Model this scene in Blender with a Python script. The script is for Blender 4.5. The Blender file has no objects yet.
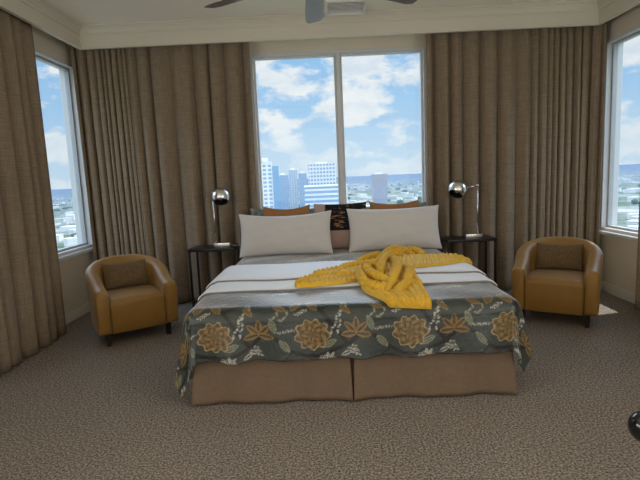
import bpy, bmesh, math, random
import numpy as np
from mathutils import Vector, Matrix
random.seed(7); rng = np.random.default_rng(7)
PI = math.pi
SC = bpy.context.scene
COL = SC.collection

# ------------------------------------------------------------------ camera
CAM_H = 1.38
cd = bpy.data.cameras.new('camera'); cam = bpy.data.objects.new('camera', cd); COL.objects.link(cam)
cd.sensor_width = 36; cd.lens = 480 / 640 * 36; cd.clip_end = 60000; cd.clip_start = .02
p_, r_, y_ = math.radians(7.4), math.radians(2.5), math.radians(-.7)
fwd = Vector((math.sin(y_) * math.cos(p_), math.cos(y_) * math.cos(p_), -math.sin(p_)))
rt0 = Vector((math.cos(y_), -math.sin(y_), 0)); up0 = rt0.cross(fwd)
rt = rt0 * math.cos(r_) - up0 * math.sin(r_)
up = up0 * math.cos(r_) + rt0 * math.sin(r_)
cam.matrix_world = Matrix(((rt.x, up.x, -fwd.x, 0), (rt.y, up.y, -fwd.y, 0), (rt.z, up.z, -fwd.z, CAM_H), (0, 0, 0, 1)))
SC.camera = cam

# ------------------------------------------------------------------ exposure, sky, sun, lights
SC.view_settings.view_transform = 'Standard'; SC.view_settings.look = 'None'
SC.view_settings.gamma = 1; SC.view_settings.use_curve_mapping = False
SC.view_settings.exposure = 0.0
SC.cycles.use_denoising = True
SC.cycles.max_bounces = 10; SC.cycles.diffuse_bounces = 6; SC.cycles.sample_clamp_indirect = 6

W = bpy.data.worlds.new('sky'); SC.world = W; W.use_nodes = True
nt = W.node_tree; nt.nodes.clear(); N = nt.nodes.new; Lk = nt.links.new
def mathn(nt, op, a, b=None, c=None):
    n = nt.nodes.new('ShaderNodeMath'); n.operation = op
    for i, v in enumerate((a, b, c)):
        if v is None: continue
        if isinstance(v, (int, float)): n.inputs[i].default_value = v
        else: nt.links.new(v, n.inputs[i])
    return n.outputs[0]
def rampn(nt, fac, stops, interp='LINEAR'):
    n = nt.nodes.new('ShaderNodeValToRGB'); n.color_ramp.interpolation = interp
    els = n.color_ramp.elements
    while len(els) < len(stops): els.new(.5)
    for e, (p, c) in zip(els, stops):
        e.position = p; e.color = (*c, 1) if len(c) == 3 else c
    nt.links.new(fac, n.inputs[0]); return n.outputs[0]
def mixn(nt, fac, a, b, mode='MIX'):
    n = nt.nodes.new('ShaderNodeMix'); n.data_type = 'RGBA'; n.blend_type = mode
    for i, v in ((0, fac), (6, a), (7, b)):
        if isinstance(v, (int, float)): n.inputs[i].default_value = v
        elif isinstance(v, tuple): n.inputs[i].default_value = (*v, 1)
        else: nt.links.new(v, n.inputs[i])
    return n.outputs[2]
def noisen(nt, vec, scale, detail=3, rough=.5, dist=0):
    n = nt.nodes.new('ShaderNodeTexNoise'); n.inputs['Scale'].default_value = scale
    n.inputs['Detail'].default_value = detail; n.inputs['Roughness'].default_value = rough
    n.inputs['Distortion'].default_value = dist
    if vec is not None: nt.links.new(vec, n.inputs['Vector'])
    return n.outputs[0]
tc = N('ShaderNodeTexCoord'); sx = N('ShaderNodeSeparateXYZ'); Lk(tc.outputs['Generated'], sx.inputs[0])
z = sx.outputs[2]
den = mathn(nt, 'ADD', mathn(nt, 'MAXIMUM', z, 0.0), .30)
cx = N('ShaderNodeCombineXYZ')
Lk(mathn(nt, 'DIVIDE', sx.outputs[0], den), cx.inputs[0]); Lk(mathn(nt, 'DIVIDE', sx.outputs[1], den), cx.inputs[1])
mp = N('ShaderNodeMapping'); Lk(tc.outputs['Generated'], mp.inputs[0]); mp.inputs['Location'].default_value = (3.1, 1.7, .4); mp.inputs['Scale'].default_value = (1, 1, 2.0)
n1 = noisen(nt, mp.outputs[0], 9, 10, .56, .1)
n2 = noisen(nt, mp.outputs[0], 3.0, 2, .5)
dens = mathn(nt, 'ADD', mathn(nt, 'MULTIPLY', n1, .75), mathn(nt, 'MULTIPLY', n2, .32))
cl = rampn(nt, dens, [(.50, (0, 0, 0)), (.565, (1, 1, 1))])
blue = rampn(nt, z, [(0.0, (.56, .74, .92)), (.10, (.44, .68, .94)), (.30, (.28, .55, .90)), (1, (.12, .3, .72))])
n3 = noisen(nt, mp.outputs[0], 11, 6, .6)
white = rampn(nt, n3, [(.32, (.74, .82, .92)), (.56, (1, 1, 1))])
sky = mixn(nt, mathn(nt, 'MULTIPLY', cl, .92), blue, white)
hz = rampn(nt, z, [(0.0, (1, 1, 1)), (.16, (0, 0, 0))], 'EASE')
sky = mixn(nt, mathn(nt, 'MULTIPLY', hz, .55), sky, (.66, .82, .96))
sky_boost = rampn(nt, z, [(.25, (1, 1, 1)), (.42, (5.8, 5.7, 5.6)), (.70, (5.8, 5.7, 5.6)), (.88, (1.6, 1.6, 1.6))], 'EASE')   # extra brightness added to a sky band above the view, lighting the bed
sky = mixn(nt, 1.0, sky, sky_boost, 'MULTIPLY')
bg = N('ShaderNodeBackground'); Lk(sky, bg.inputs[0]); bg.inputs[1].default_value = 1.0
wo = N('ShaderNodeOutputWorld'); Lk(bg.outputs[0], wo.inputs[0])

def light(name, kind, loc, rot=(0, 0, 0), energy=1, color=(1, 1, 1), size=None, **kw):
    l = bpy.data.lights.new(name, kind); l.energy = energy; l.color = color
    if size: l.shape = 'RECTANGLE'; l.size, l.size_y = size
    for k, v in kw.items(): setattr(l, k, v)
    o = bpy.data.objects.new(name, l); COL.objects.link(o); o.location = loc; o.rotation_euler = rot
    return o
# sun high over the right-hand side
sd = Vector((-.40, -.10, -1)).normalized()
sun = light('sun', 'SUN', (20, 0, 40), energy=4.5, color=(1, .95, .87), angle=math.radians(.6))
sun.rotation_euler = sd.to_track_quat('-Z', 'Y').to_euler()
# added soft fill from behind the camera; the front wall there is closed
light('added_rear_fill', 'AREA', (.2, -2.25, 1.6), (math.radians(102), 0, 0), 28, (1, .97, .94), (4.4, 2.4))
# two added fills beside the solid side walls, tilted up to brighten the ceiling
light('added_left_fill', 'AREA', (-2.66, .3, 1.75), (0, -PI / 2 - .6, 0), 104, (.93, .97, 1), (1.9, 2.8))
light('added_right_fill', 'AREA', (3.01, .3, 1.75), (0, PI / 2 + .6, 0), 104, (.93, .97, 1), (1.9, 2.8))
# portals that guide sky light through the windows
for nm, loc, rot, size in (('back', (.22, 5.78, 1.75), (-PI / 2, 0, 0), (1.95, 2.1)), ('left', (-2.84, 4.5, 1.7), (0, -PI / 2, 0), (2.0, 1.9)),
                           ('right', (3.2, 4.35, 1.7), (0, PI / 2, 0), (2.0, 1.9))):
    o = light('portal_' + nm, 'AREA', loc, rot, 1, (1, 1, 1), size); o.data.cycles.is_portal = True

# ------------------------------------------------------------------ materials
def mat(name, color, rough=.6, metal=0, spec=.5, sheen=0, bump=None, vary=None, coat=0, build=None, trans=0):
    m = bpy.data.materials.new(name); m.use_nodes = True; nt = m.node_tree
    b = nt.nodes['Principled BSDF']
    b.inputs['Base Color'].default_value = (*color, 1); b.inputs['Roughness'].default_value = rough
    b.inputs['Metallic'].default_value = metal; b.inputs['Specular IOR Level'].default_value = spec
    b.inputs['Coat Weight'].default_value = coat
    if sheen: b.inputs['Sheen Weight'].default_value = sheen; b.inputs['Sheen Roughness'].default_value = .5 if sheen < .9 else .28
    tcn = nt.nodes.new('ShaderNodeTexCoord'); vec = tcn.outputs['Object']
    if vary:
        sc, lo, hi, det = vary
        n = noisen(nt, vec, sc, det, .6)
        c = rampn(nt, n, [(.3, tuple(x * lo for x in color)), (.7, tuple(min(1, x * hi) for x in color))])
        nt.links.new(c, b.inputs['Base Color'])
    if bump:
        sc, st, dist = bump
        n = noisen(nt, vec, sc, 3, .6)
        bn = nt.nodes.new('ShaderNodeBump'); bn.inputs['Strength'].default_value = st; bn.inputs['Distance'].default_value = dist
        nt.links.new(n, bn.inputs['Height']); nt.links.new(bn.outputs[0], b.inputs['Normal'])
    if build: build(nt, b, vec)
    return m
def weave(sx_, sy_, sz_, strength, dist, color, lo, hi):
    """two stretched noises: threads of a woven cloth"""
    def f(nt, b, vec):
        outs = []
        for s in ((sx_, sy_, sz_), (sz_, sz_, sx_)):
            mp = nt.nodes.new('ShaderNodeMapping'); mp.inputs['Scale'].default_value = s
            nt.links.new(vec, mp.inputs[0]); outs.append(noisen(nt, mp.outputs[0], 1, 2, .5))
        h = mathn(nt, 'ADD', outs[0], outs[1]); h = mathn(nt, 'MULTIPLY', h, .5)
        c = rampn(nt, h, [(.35, tuple(x * lo for x in color)), (.65, tuple(x * hi for x in color))])
        nt.links.new(c, b.inputs['Base Color'])
        bn = nt.nodes.new('ShaderNodeBump'); bn.inputs['Strength'].default_value = strength; bn.inputs['Distance'].default_value = dist
        nt.links.new(h, bn.inputs['Height']); nt.links.new(bn.outputs[0], b.inputs['Normal'])
    return f
def carpet_build(nt, b, vec):
    a = noisen(nt, vec, 85, 2, .8); c2 = noisen(nt, vec, 1.6, 2, .5); a3 = noisen(nt, vec, 320, 2, .6)
    h = mathn(nt, 'ADD', mathn(nt, 'MULTIPLY', a, .6), mathn(nt, 'MULTIPLY', a3, .4))
    c = rampn(nt, h, [(.42, (.06, .048, .04)), (.5, (.255, .215, .183)), (.58, (.60, .535, .47))])
    c = mixn(nt, .22, c, rampn(nt, c2, [(.35, (.19, .155, .125)), (.65, (.28, .235, .19))]))
    nt.links.new(c, b.inputs['Base Color'])
    bn = nt.nodes.new('ShaderNodeBump'); bn.inputs['Strength'].default_value = .9; bn.inputs['Distance'].default_value = .012
    nt.links.new(h, bn.inputs['Height']); nt.links.new(bn.outputs[0], b.inputs['Normal'])
M = {}
M['carpet'] = mat('carpet', (.25, .2, .16), .95, spec=.1, build=carpet_build)
M['wall'] = mat('wall_paint', (.70, .62, .50), .8, bump=(180, .08, .002))
M['ceiling'] = mat('ceiling_paint', (.82, .76, .64), .85, bump=(140, .08, .002))
M['trim'] = mat('trim_paint', (.60, .56, .46), .5)
M['win'] = mat('window_frame_white', (.62, .62, .62), .4)
M['alu'] = mat('window_frame_grey', (.42, .43, .44), .4)
M['baseboard'] = mat('baseboard_paint', (.68, .64, .57), .5)
M['curtain'] = mat('curtain_cloth', (.245, .188, .130), .9, spec=.1, build=weave(160, 160, 9, .25, .003, (.245, .188, .130), .78, 1.2))
M['skirt'] = mat('bed_skirt_cloth', (.19, .132, .088), .85, spec=.2, build=weave(220, 220, 30, .15, .002, (.19, .132, .088), .9, 1.1))
M['white'] = mat('white_pillow_cotton', (.60, .575, .56), .8, sheen=.1, bump=(320, .12, .0015))
M['blanket'] = mat('white_quilted_cotton', (.76, .79, .84), .6, sheen=.2)
M['trimgrey'] = mat('grey_blanket_binding', (.22, .21, .20), .8)
M['rust'] = mat('rust_velvet', (.28, .12, .032), .7, sheen=.3, bump=(220, .2, .002))
M['mustard'] = mat('mustard_upholstery', (.28, .145, .024), .5, sheen=.12, bump=(260, .15, .0015), vary=(9, .92, 1.06, 3))
M['seam'] = mat('mustard_seam', (.20, .09, .015), .6)
M['lumbar'] = mat('olive_brown_chenille', (.13, .08, .033), .9, bump=(160, .8, .006), vary=(120, .6, 1.5, 2))
M['yellow'] = mat('yellow_knit', (.70, .42, .024), .85, sheen=.2, bump=(320, .3, .002))
M['black'] = mat('black_metal', (.007, .0065, .0065), .38)
M['leg'] = mat('black_wood', (.014, .011, .010), .4)
M['chrome'] = mat('brushed_chrome', (.74, .73, .71), .26, 1)
M['darkin'] = mat('lamp_inside_black', (.015, .015, .016), .5)
M['bulb'] = mat('bulb_glass', (.6, .58, .55), .2)
M['cord'] = mat('pale_cord', (.55, .52, .48), .6)
M['fan'] = mat('fan_blade_taupe', (.13, .11, .105), .3, spec=.6)
M['fanmetal'] = mat('fan_bronze_metal', (.06, .045, .035), .35, .8)
M['vent'] = mat('vent_white', (.72, .70, .66), .5)
M['ventdark'] = mat('vent_inside', (.03, .03, .03), .9)
M['gloss'] = mat('black_lacquer', (.006, .006, .007), .12, coat=.5)
M['mattress'] = mat('mattress_ticking', (.6, .58, .54), .8)
gl = bpy.data.materials.new('clear_glass'); gl.use_nodes = True
_n = gl.node_tree; _n.nodes.clear()
_t = _n.nodes.new('ShaderNodeBsdfTransparent'); _g = _n.nodes.new('ShaderNodeBsdfGlossy'); _g.inputs['Roughness'].default_value = .02
_t.inputs[0].default_value = (.95, .97, .97, 1)
_l = _n.nodes.new('ShaderNodeLayerWeight'); _f = _n.nodes.new('ShaderNodeMath'); _f.operation = 'MULTIPLY_ADD'; _pw = _n.nodes.new('ShaderNodeMath'); _pw.operation = 'POWER'; _n.links.new(_l.outputs['Facing'], _pw.inputs[0]); _pw.inputs[1].default_value = 5; _n.links.new(_pw.outputs[0], _f.inputs[0]); _f.inputs[1].default_value = .5; _f.inputs[2].default_value = .02
_m = _n.nodes.new('ShaderNodeMixShader'); _o = _n.nodes.new('ShaderNodeOutputMaterial')
_n.links.new(_f.outputs[0], _m.inputs[0]); _n.links.new(_t.outputs[0], _m.inputs[1]); _n.links.new(_g.outputs[0], _m.inputs[2]); _n.links.new(_m.outputs[0], _o.inputs[0])
M['glass'] = gl
def quilt_build(nt, b, vec):
    at = nt.nodes.new('ShaderNodeAttribute'); at.attribute_name = 'print'
    nt.links.new(at.outputs['Color'], b.inputs['Base Color'])
    n = noisen(nt, vec, 38, 3, .6)
    bn = nt.nodes.new('ShaderNodeBump'); bn.inputs['Strength'].default_value = .5; bn.inputs['Distance'].default_value = .008
    nt.links.new(n, bn.inputs['Height']); nt.links.new(bn.outputs[0], b.inputs['Normal'])
M['quilt'] = mat('floral_quilt_cotton', (.1, .12, .11), .38, spec=.6, sheen=1.0, coat=.15, build=quilt_build)
M['quilt'].node_tree.nodes['Principled BSDF'].inputs['Coat Roughness'].default_value = .42
def dark_cushion_build(nt, b, vec):
    s = nt.nodes.new('ShaderNodeSeparateXYZ'); nt.links.new(vec, s.inputs[0])
    # dark field with a blush lower edge and blush left corner; tan brush marks in the field
    lo = mathn(nt, 'GREATER_THAN', s.outputs[2], .205)
    dg = mathn(nt, 'GREATER_THAN', mathn(nt, 'ADD', s.outputs[0], mathn(nt, 'MULTIPLY', s.outputs[2], -.12)), -.215)
    fld = mathn(nt, 'MULTIPLY', lo, dg)
    mp = nt.nodes.new('ShaderNodeMapping'); mp.inputs['Scale'].default_value = (7, 1, 34); mp.inputs['Rotation'].default_value = (0, .35, 0)
    nt.links.new(vec, mp.inputs[0])
    mk = mathn(nt, 'GREATER_THAN', noisen(nt, mp.outputs[0], 1.6, 2, .5), .60)
    c = mixn(nt, mk, (.012, .011, .013), (.34, .17, .07))
    c = mixn(nt, fld, (.42, .29, .235), c)
    nt.links.new(c, b.inputs['Base Color'])
M['trimsham'] = mat('grey_green_print_cotton', (.16, .18, .155), .8, vary=(24, .5, 2.2, 4))
M['patterned'] = mat('dark_and_blush_cloth', (.02, .02, .02), .85, spec=.2, build=dark_cushion_build)

# ------------------------------------------------------------------ mesh helpers
def mesh_obj(name, bm, m, parent=None, smooth=True, loc=None):
    me = bpy.data.meshes.new(name); bm.normal_update(); bm.to_mesh(me); bm.free()
    for mm in (m if isinstance(m, (list, tuple)) else [m]): me.materials.append(M[mm] if isinstance(mm, str) else mm)
    for p in me.polygons: p.use_smooth = smooth
    o = bpy.data.objects.new(name, me); COL.objects.link(o)
    if parent is not None: o.parent = parent
    if loc is not None: o.location = loc
    return o
def sharp(o, deg=35):
    o.data.set_sharp_from_angle(angle=math.radians(deg)); return o
def tag(o, label, cat, group=None):
    o['label'] = label; o['category'] = cat
    if group: o['group'] = group
    return o
def empty(name, loc=(0, 0, 0), rz=0):
    o = bpy.data.objects.new(name, None); COL.objects.link(o); o.location = loc; o.rotation_euler = (0, 0, rz); o.empty_display_size = .1
    return o
def bx(bm, x0, x1, y0, y1, z0, z1, bev=0, seg=2, mi=0):
    t = bmesh.new()
    bmesh.ops.create_cube(t, size=1)
    for v in t.verts: v.co = Vector(((x0 + x1) / 2 + v.co.x * (x1 - x0), (y0 + y1) / 2 + v.co.y * (y1 - y0), (z0 + z1) / 2 + v.co.z * (z1 - z0)))
    if bev: bmesh.ops.bevel(t, geom=t.edges[:], offset=bev, segments=seg, profile=.5, affect='EDGES')
    merge(bm, t, mi)
def merge(bm, t, mi=None, mx=None):
    vm = {}
    for v in t.verts: vm[v] = bm.verts.new(mx @ v.co if mx else v.co)
    for f in t.faces:
        try:
            nf = bm.faces.new([vm[v] for v in f.verts]); nf.material_index = mi if mi is not None else f.material_index; nf.smooth = True
        except ValueError: pass
    t.free()
def box(name, x0, x1, y0, y1, z0, z1, m, parent=None, bev=0, seg=2):
    bm = bmesh.new(); bx(bm, x0, x1, y0, y1, z0, z1, bev, seg)
    return sharp(mesh_obj(name, bm, m, parent))
def grid(bm, P, closed_u=False, closed_v=False, mi=0):
    """P: array (nu,nv,3)"""
    nu, nv = P.shape[:2]
    V = [[bm.verts.new(tuple(P[i, j])) for j in range(nv)] for i in range(nu)]
    for i in range(nu if closed_u else nu - 1):
        for j in range(nv if closed_v else nv - 1):
            a, b, c, d = V[i][j], V[(i + 1) % nu][j], V[(i + 1) % nu][(j + 1) % nv], V[i][(j + 1) % nv]
            f = bm.faces.new((a, b, c, d)); f.material_index = mi; f.smooth = True
    return V
def tube(bm, pts, r, n=10, cap=True, rfun=None, mi=0):
    pts = [Vector(p) for p in pts]; T = []
    for i in range(len(pts)):
        T.append((pts[min(i + 1, len(pts) - 1)] - pts[max(i - 1, 0)]).normalized())
    a = Vector((0, 0, 1)) if abs(T[0].z) < .9 else Vector((1, 0, 0))
    u = T[0].cross(a).normalized(); rings = []
    for i, p in enumerate(pts):
        u = (u - T[i] * u.dot(T[i])).normalized(); w = T[i].cross(u)
        ring = []
        for k in range(n):
            th = 2 * PI * k / n
            rr = rfun(i, th) if rfun else (r[i] if isinstance(r, (list, tuple)) else r)
            ring.append(bm.verts.new(p + (u * math.cos(th) + w * math.sin(th)) * rr))
        rings.append(ring)
    for i in range(len(rings) - 1):
        for k in range(n):
            f = bm.faces.new((rings[i][k], rings[i][(k + 1) % n], rings[i + 1][(k + 1) % n], rings[i + 1][k])); f.material_index = mi; f.smooth = True
    if cap:
        f = bm.faces.new(rings[0][::-1]); f.material_index = mi
        f = bm.faces.new(rings[-1]); f.material_index = mi
def lathe(bm, prof, c=(0, 0, 0), n=32, mi=0, mx=None):
    c = Vector(c); rings = []
    for (r, z) in prof:
        if r < 1e-6: rings.append([bm.verts.new((mx @ Vector((0, 0, z)) if mx else Vector((0, 0, z))) + c)])
        else: rings.append([bm.verts.new((mx @ Vector((r * math.cos(2 * PI * k / n), r * math.sin(2 * PI * k / n), z)) if mx else Vector((r * math.cos(2 * PI * k / n), r * math.sin(2 * PI * k / n), z))) + c) for k in range(n)])
    for a, b in zip(rings, rings[1:]):
        for k in range(n):
            k2 = (k + 1) % n
            if len(a) == 1 and len(b) == 1: continue
            if len(a) == 1: f = bm.faces.new((a[0], b[k], b[k2]))
            elif len(b) == 1: f = bm.faces.new((a[k], b[0], a[k2]))
            else: f = bm.faces.new((a[k], b[k], b[k2], a[k2]))
            f.material_index = mi; f.smooth = True
def spline(pts, n):
    """Catmull-Rom through pts -> n samples"""
    P = np.array(pts, float); P = np.vstack([2 * P[0] - P[1], P, 2 * P[-1] - P[-2]])
    m = len(P) - 3; out = []
    for t in np.linspace(0, m - 1e-6, n):
        i = int(t); f = t - i; a, b, c, d = P[i:i + 4]
        out.append(.5 * ((2 * b) + (-a + c) * f + (2 * a - 5 * b + 4 * c - d) * f * f + (-a + 3 * b - 3 * c + d) * f ** 3))
    return np.array(out)
def copy_tree(o, parent=None):
    kids = [c for c in COL.objects if c.parent is o]
    c = o.copy(); COL.objects.link(c)
    if parent is not None: c.parent = parent
    for k in kids: copy_tree(k, c)
    return c
def struct(o): o['kind'] = 'structure'; return o

# ------------------------------------------------------------------ room shell
XL, XR, YB, YF, ZC = -2.70, 3.05, 5.65, -2.6, 3.02
T = .16
struct(box('floor', XL - T, XR + T, YF - T, YB + T, -.15, 0, 'carpet'))
struct(box('ceiling', XL - T, XR + T, YF - T, YB + T, ZC, ZC + .15, 'ceiling'))
def wall_with_hole(name, axis, c0, c1, a0, a1, holes):
    """wall slab between planes c0..c1 along axis 'x' or 'y', spanning a0..a1, with rectangular holes (h0,h1,z0,z1)"""
    bm = bmesh.new(); holes = sorted(holes); cur = a0
    def put(p0, p1, z0, z1):
        if axis == 'x': bx(bm, c0, c1, p0, p1, z0, z1)
        else: bx(bm, p0, p1, c0, c1, z0, z1)
    for h0, h1, z0, z1 in holes:
        put(cur, h0, 0, ZC); put(h0, h1, 0, z0); put(h0, h1, z1, ZC); cur = h1
    put(cur, a1, 0, ZC)
    return struct(sharp(mesh_obj(name, bm, 'wall')))
WB = (-.78, 1.22, .70, 2.80)                    # window openings
WL = (3.45, 5.50, .70, 2.72)
WR = (3.30, 5.32, .67, 2.68)
wall_with_hole('wall_back', 'y', YB, YB + T, XL - T, XR + T, [WB])
wall_with_hole('wall_left', 'x', XL - T, XL, YF, YB, [WL])
wall_with_hole('wall_right', 'x', XR, XR + T, YF, YB, [WR])
struct(box('wall_front', XL - T, XR + T, YF - T, YF, 0, ZC, 'wall'))

def window(name, axis, c, out, a0, a1, z0, z1, mull=None, w=.035):
    """frame set in the wall; c = inner wall plane, out = +1/-1 direction to outside"""
    root = empty(name, (0, 0, 0)); root['kind'] = 'structure'
    def put(bm, d0, d1, p0, p1, q0, q1, bev=.004):
        e0, e1 = sorted((c + out * d0, c + out * d1))
        if axis == 'x': bx(bm, e0, e1, p0, p1, q0, q1, bev, 1)
        else: bx(bm, p0, p1, e0, e1, q0, q1, bev, 1)
    bm = bmesh.new()
    put(bm, -.012, .163, a0, a0 + w, z0, z1); put(bm, -.012, .163, a1 - w, a1, z0, z1)
    put(bm, -.012, .163, a0 + w, a1 - w, z1 - w, z1); put(bm, -.012, .163, a0 + w, a1 - w, z0, z0 + w)
    sharp(mesh_obj('window_frame', bm, 'win', root))
    spans = [(a0 + w, a1 - w)]
    if mull:
        bm = bmesh.new(); put(bm, .0, .11, mull - .024, mull + .024, z0 + w, z1 - w); put(bm, -.008, 0, mull - .018, mull + .018, z0 + w, z1 - w, .002)
        sharp(mesh_obj('mullion', bm, 'win', root))
        spans = [(a0 + w, mull - .024), (mull + .024, a1 - w)]
    for s0, s1 in spans:
        bm = bmesh.new(); g = .022
        put(bm, .045, .095, s0, s0 + g, z0 + w, z1 - w, .002); put(bm, .045, .095, s1 - g, s1, z0 + w, z1 - w, .002)
        put(bm, .045, .095, s0 + g, s1 - g, z1 - w - g, z1 - w, .002); put(bm, .045, .095, s0 + g, s1 - g, z0 + w, z0 + w + g, .002)
        sash = sharp(mesh_obj('sash', bm, 'alu' if axis == 'x' else 'win', root))
        bm = bmesh.new(); put(bm, .066, .072, s0 + g, s1 - g, z0 + w + g, z1 - w - g, 0)
        mesh_obj('pane', bm, 'glass', sash, smooth=False)
    bm = bmesh.new(); put(bm, -.055, 0, a0 - .05, a1 + .05, z0 - .035, z0 + .004, .006)
    sharp(mesh_obj('window_sill', bm, 'win', root))
    return root
window('window_1', 'y', YB, 1, *WB, mull=.22)
window('window_2', 'x', XL, -1, *WL)
window('window_3', 'x', XR, 1, *WR)

# pelmet (dropped fascia with crown moulding) round three sides
PL, PR, PB, PZ = -2.44, 2.87, 5.15, 2.80
def sweep_profile(name, path, prof, m):
    """path: plan points with mitred corners, prof: list of (offset towards room, z)"""
    bm = bmesh.new(); P = []
    n = len(path)
    for i in range(n):
        p = Vector(path[i]); d0 = (Vector(path[i]) - Vector(path[i - 1])).normalized() if i else None
        d1 = (Vector(path[i + 1]) - Vector(path[i])).normalized() if i < n - 1 else None
        nrm = lambda d: Vector((d.y, -d.x))
        if d0 is None: k = nrm(d1)
        elif d1 is None: k = nrm(d0)
        else:
            k = nrm(d0) + nrm(d1); k = k / k.dot(nrm(d0)) if k.dot(nrm(d0)) else k
        P.append([(p.x + k.x * o, p.y + k.y * o, zz) for o, zz in prof])
    grid(bm, np.array(P), closed_v=True)
    bm2 = bm; bmesh.ops.recalc_face_normals(bm2, faces=bm2.faces[:])
    return struct(sharp(mesh_obj(name, bm, m), 25))
PATH = [(PL, YF), (PL, PB), (PR, PB), (PR, YF)]
# room side is to the right of the path direction
sweep_profile('trim_1', PATH, [(0, PZ), (.006, PZ), (.006, PZ + .012), (0, PZ + .016), (0, ZC - .005), (-.03, ZC - .005), (-.03, PZ)], 'trim')
cr = [(0, ZC - .085), (.012, ZC - .085), (.014, ZC - .066), (.02, ZC - .06), (.028, ZC - .045), (.045, ZC - .032), (.05, ZC - .03), (.052, ZC - .02), (.068, ZC - .014), (.075, ZC - .002), (0, ZC - .002)]
sweep_profile('trim_2', PATH, cr, 'trim')
BBP = [(0, .002), (.014, .002), (.014, .085), (.008, .1), (0, .104)]
for nm, pth in (('baseboard_left', [(XL, YF), (XL, YB)]), ('baseboard_back', [(XL, YB), (XR, YB)]), ('baseboard_right', [(XR, YB), (XR, YF)])):
    sweep_profile(nm, pth, BBP, 'baseboard')

# ------------------------------------------------------------------ curtains
def curtain(name, path_top, path_bot, z0, z1, period, amp, seed, label, group=None, trans=(0, 0)):
    r = np.random.default_rng(seed)
    pt = spline(path_top, 400); pb = spline(path_bot, 400)
    def resample(P):
        d = np.r_[0, np.cumsum(np.linalg.norm(np.diff(P, axis=0), axis=1))]; return P, d
    pt, dt = resample(pt); pb, db = resample(pb)
    Ltot = dt[-1]; nf = max(3, int(Ltot / period)); nu = nf * 14
    edges = np.cumsum(r.uniform(.55, 1.5, nf)); edges = np.r_[0, edges / edges[-1]]
    u = np.linspace(0, 1, nu + 1)
    ph = np.interp(u, edges, np.arange(nf + 1)) * 2 * PI
    am = np.interp(u, (edges[1:] + edges[:-1]) / 2, r.uniform(.6, 1.3, nf))
    am2 = np.interp(u, np.linspace(0, 1, nf * 2), r.uniform(-.35, .35, nf * 2))
    zs = np.linspace(0, 1, 34); P = np.zeros((nu + 1, 34, 3))
    lat = r.uniform(-1, 1, nf + 1)
    for j, w in enumerate(zs):
        X = np.stack([np.interp(u, dt / dt[-1], pt[:, k]) * w + np.interp(u, db / db[-1], pb[:, k]) * (1 - w) for k in (0, 1)], 1)
        d = np.gradient(X, axis=0); d /= np.linalg.norm(d, axis=1)[:, None] + 1e-9; nn = np.stack([d[:, 1], -d[:, 0]], 1)
        ease = .62 + .38 * min(1, (1 - w) * 1.9) - .15 * max(0, (.1 - (1 - w)) * 10)
        wob = np.interp(u, edges, lat) * .35 * (1 - w)
        s = np.cos(ph + wob)
        s = 2 * np.abs(np.cos((ph + wob) / 2)) ** .62 - 1.2
        off = amp * am * ease * (s + am2 * .6 * np.sin(2 * ph + 1 + 1.2 * (1 - w)))
        slide = .12 * amp * np.sin(ph + wob) * ease
        P[:, j, :2] = X + nn * off[:, None] + d * slide[:, None]
        P[:, j, 2] = z0 + (z1 - z0) * w
    bm = bmesh.new(); grid(bm, P)
    o = mesh_obj(name, bm, 'curtain')
    md = o.modifiers.new('t', 'SOLIDIFY'); md.thickness = .004; md.offset = 0
    return tag(o, label, 'curtain', group)
ZT = 2.985
curtain('curtain', [(-2.06, 5.42), (-1.4, 5.44), (-.735, 5.44)], [(-2.02, 5.42), (-1.4, 5.43), (-.76, 5.43)], .012, ZT, .17, .08, 3, 'wide brown curtain left of the middle window, behind the left lamp')
curtain('curtain', [(-2.63, 5.30), (-2.52, 5.37), (-2.35, 5.40), (-2.07, 5.42)], [(-2.61, 5.30), (-2.5, 5.37), (-2.33, 5.40), (-2.03, 5.42)], .012, ZT, .064, .05, 5, 'tightly gathered brown curtain in the left corner behind the armchair')
curtain('curtain', [(1.165, 5.44), (1.7, 5.44), (2.27, 5.42)], [(1.15, 5.43), (1.7, 5.43), (2.25, 5.42)], .012, ZT, .17, .08, 9, 'wide brown curtain right of the middle window, behind the right lamp')
curtain('curtain', [(2.28, 5.42), (2.62, 5.40), (2.86, 5.34), (2.98, 5.18)], [(2.26, 5.42), (2.62, 5.39), (2.85, 5.33), (2.97, 5.18)], .012, ZT, .074, .055, 12, 'tightly gathered brown curtain in the right corner behind the armchair')
curtain('curtain', [(-2.56, 2.2), (-2.57, 3.2), (-2.57, 4.49)], [(-2.50, 2.2), (-2.52, 3.2), (-2.54, 4.41)], .012, ZT, .18, .075, 21, 'brown curtain nearest the camera at the left edge of the photo')
curtain('curtain', [(2.94, 4.46), (2.95, 3.4), (2.95, 2.6)], [(2.935, 4.46), (2.95, 3.4), (2.95, 2.6)], .012, ZT, .13, .04, 23, 'sliver of brown curtain at the right edge of the photo below window')

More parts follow.
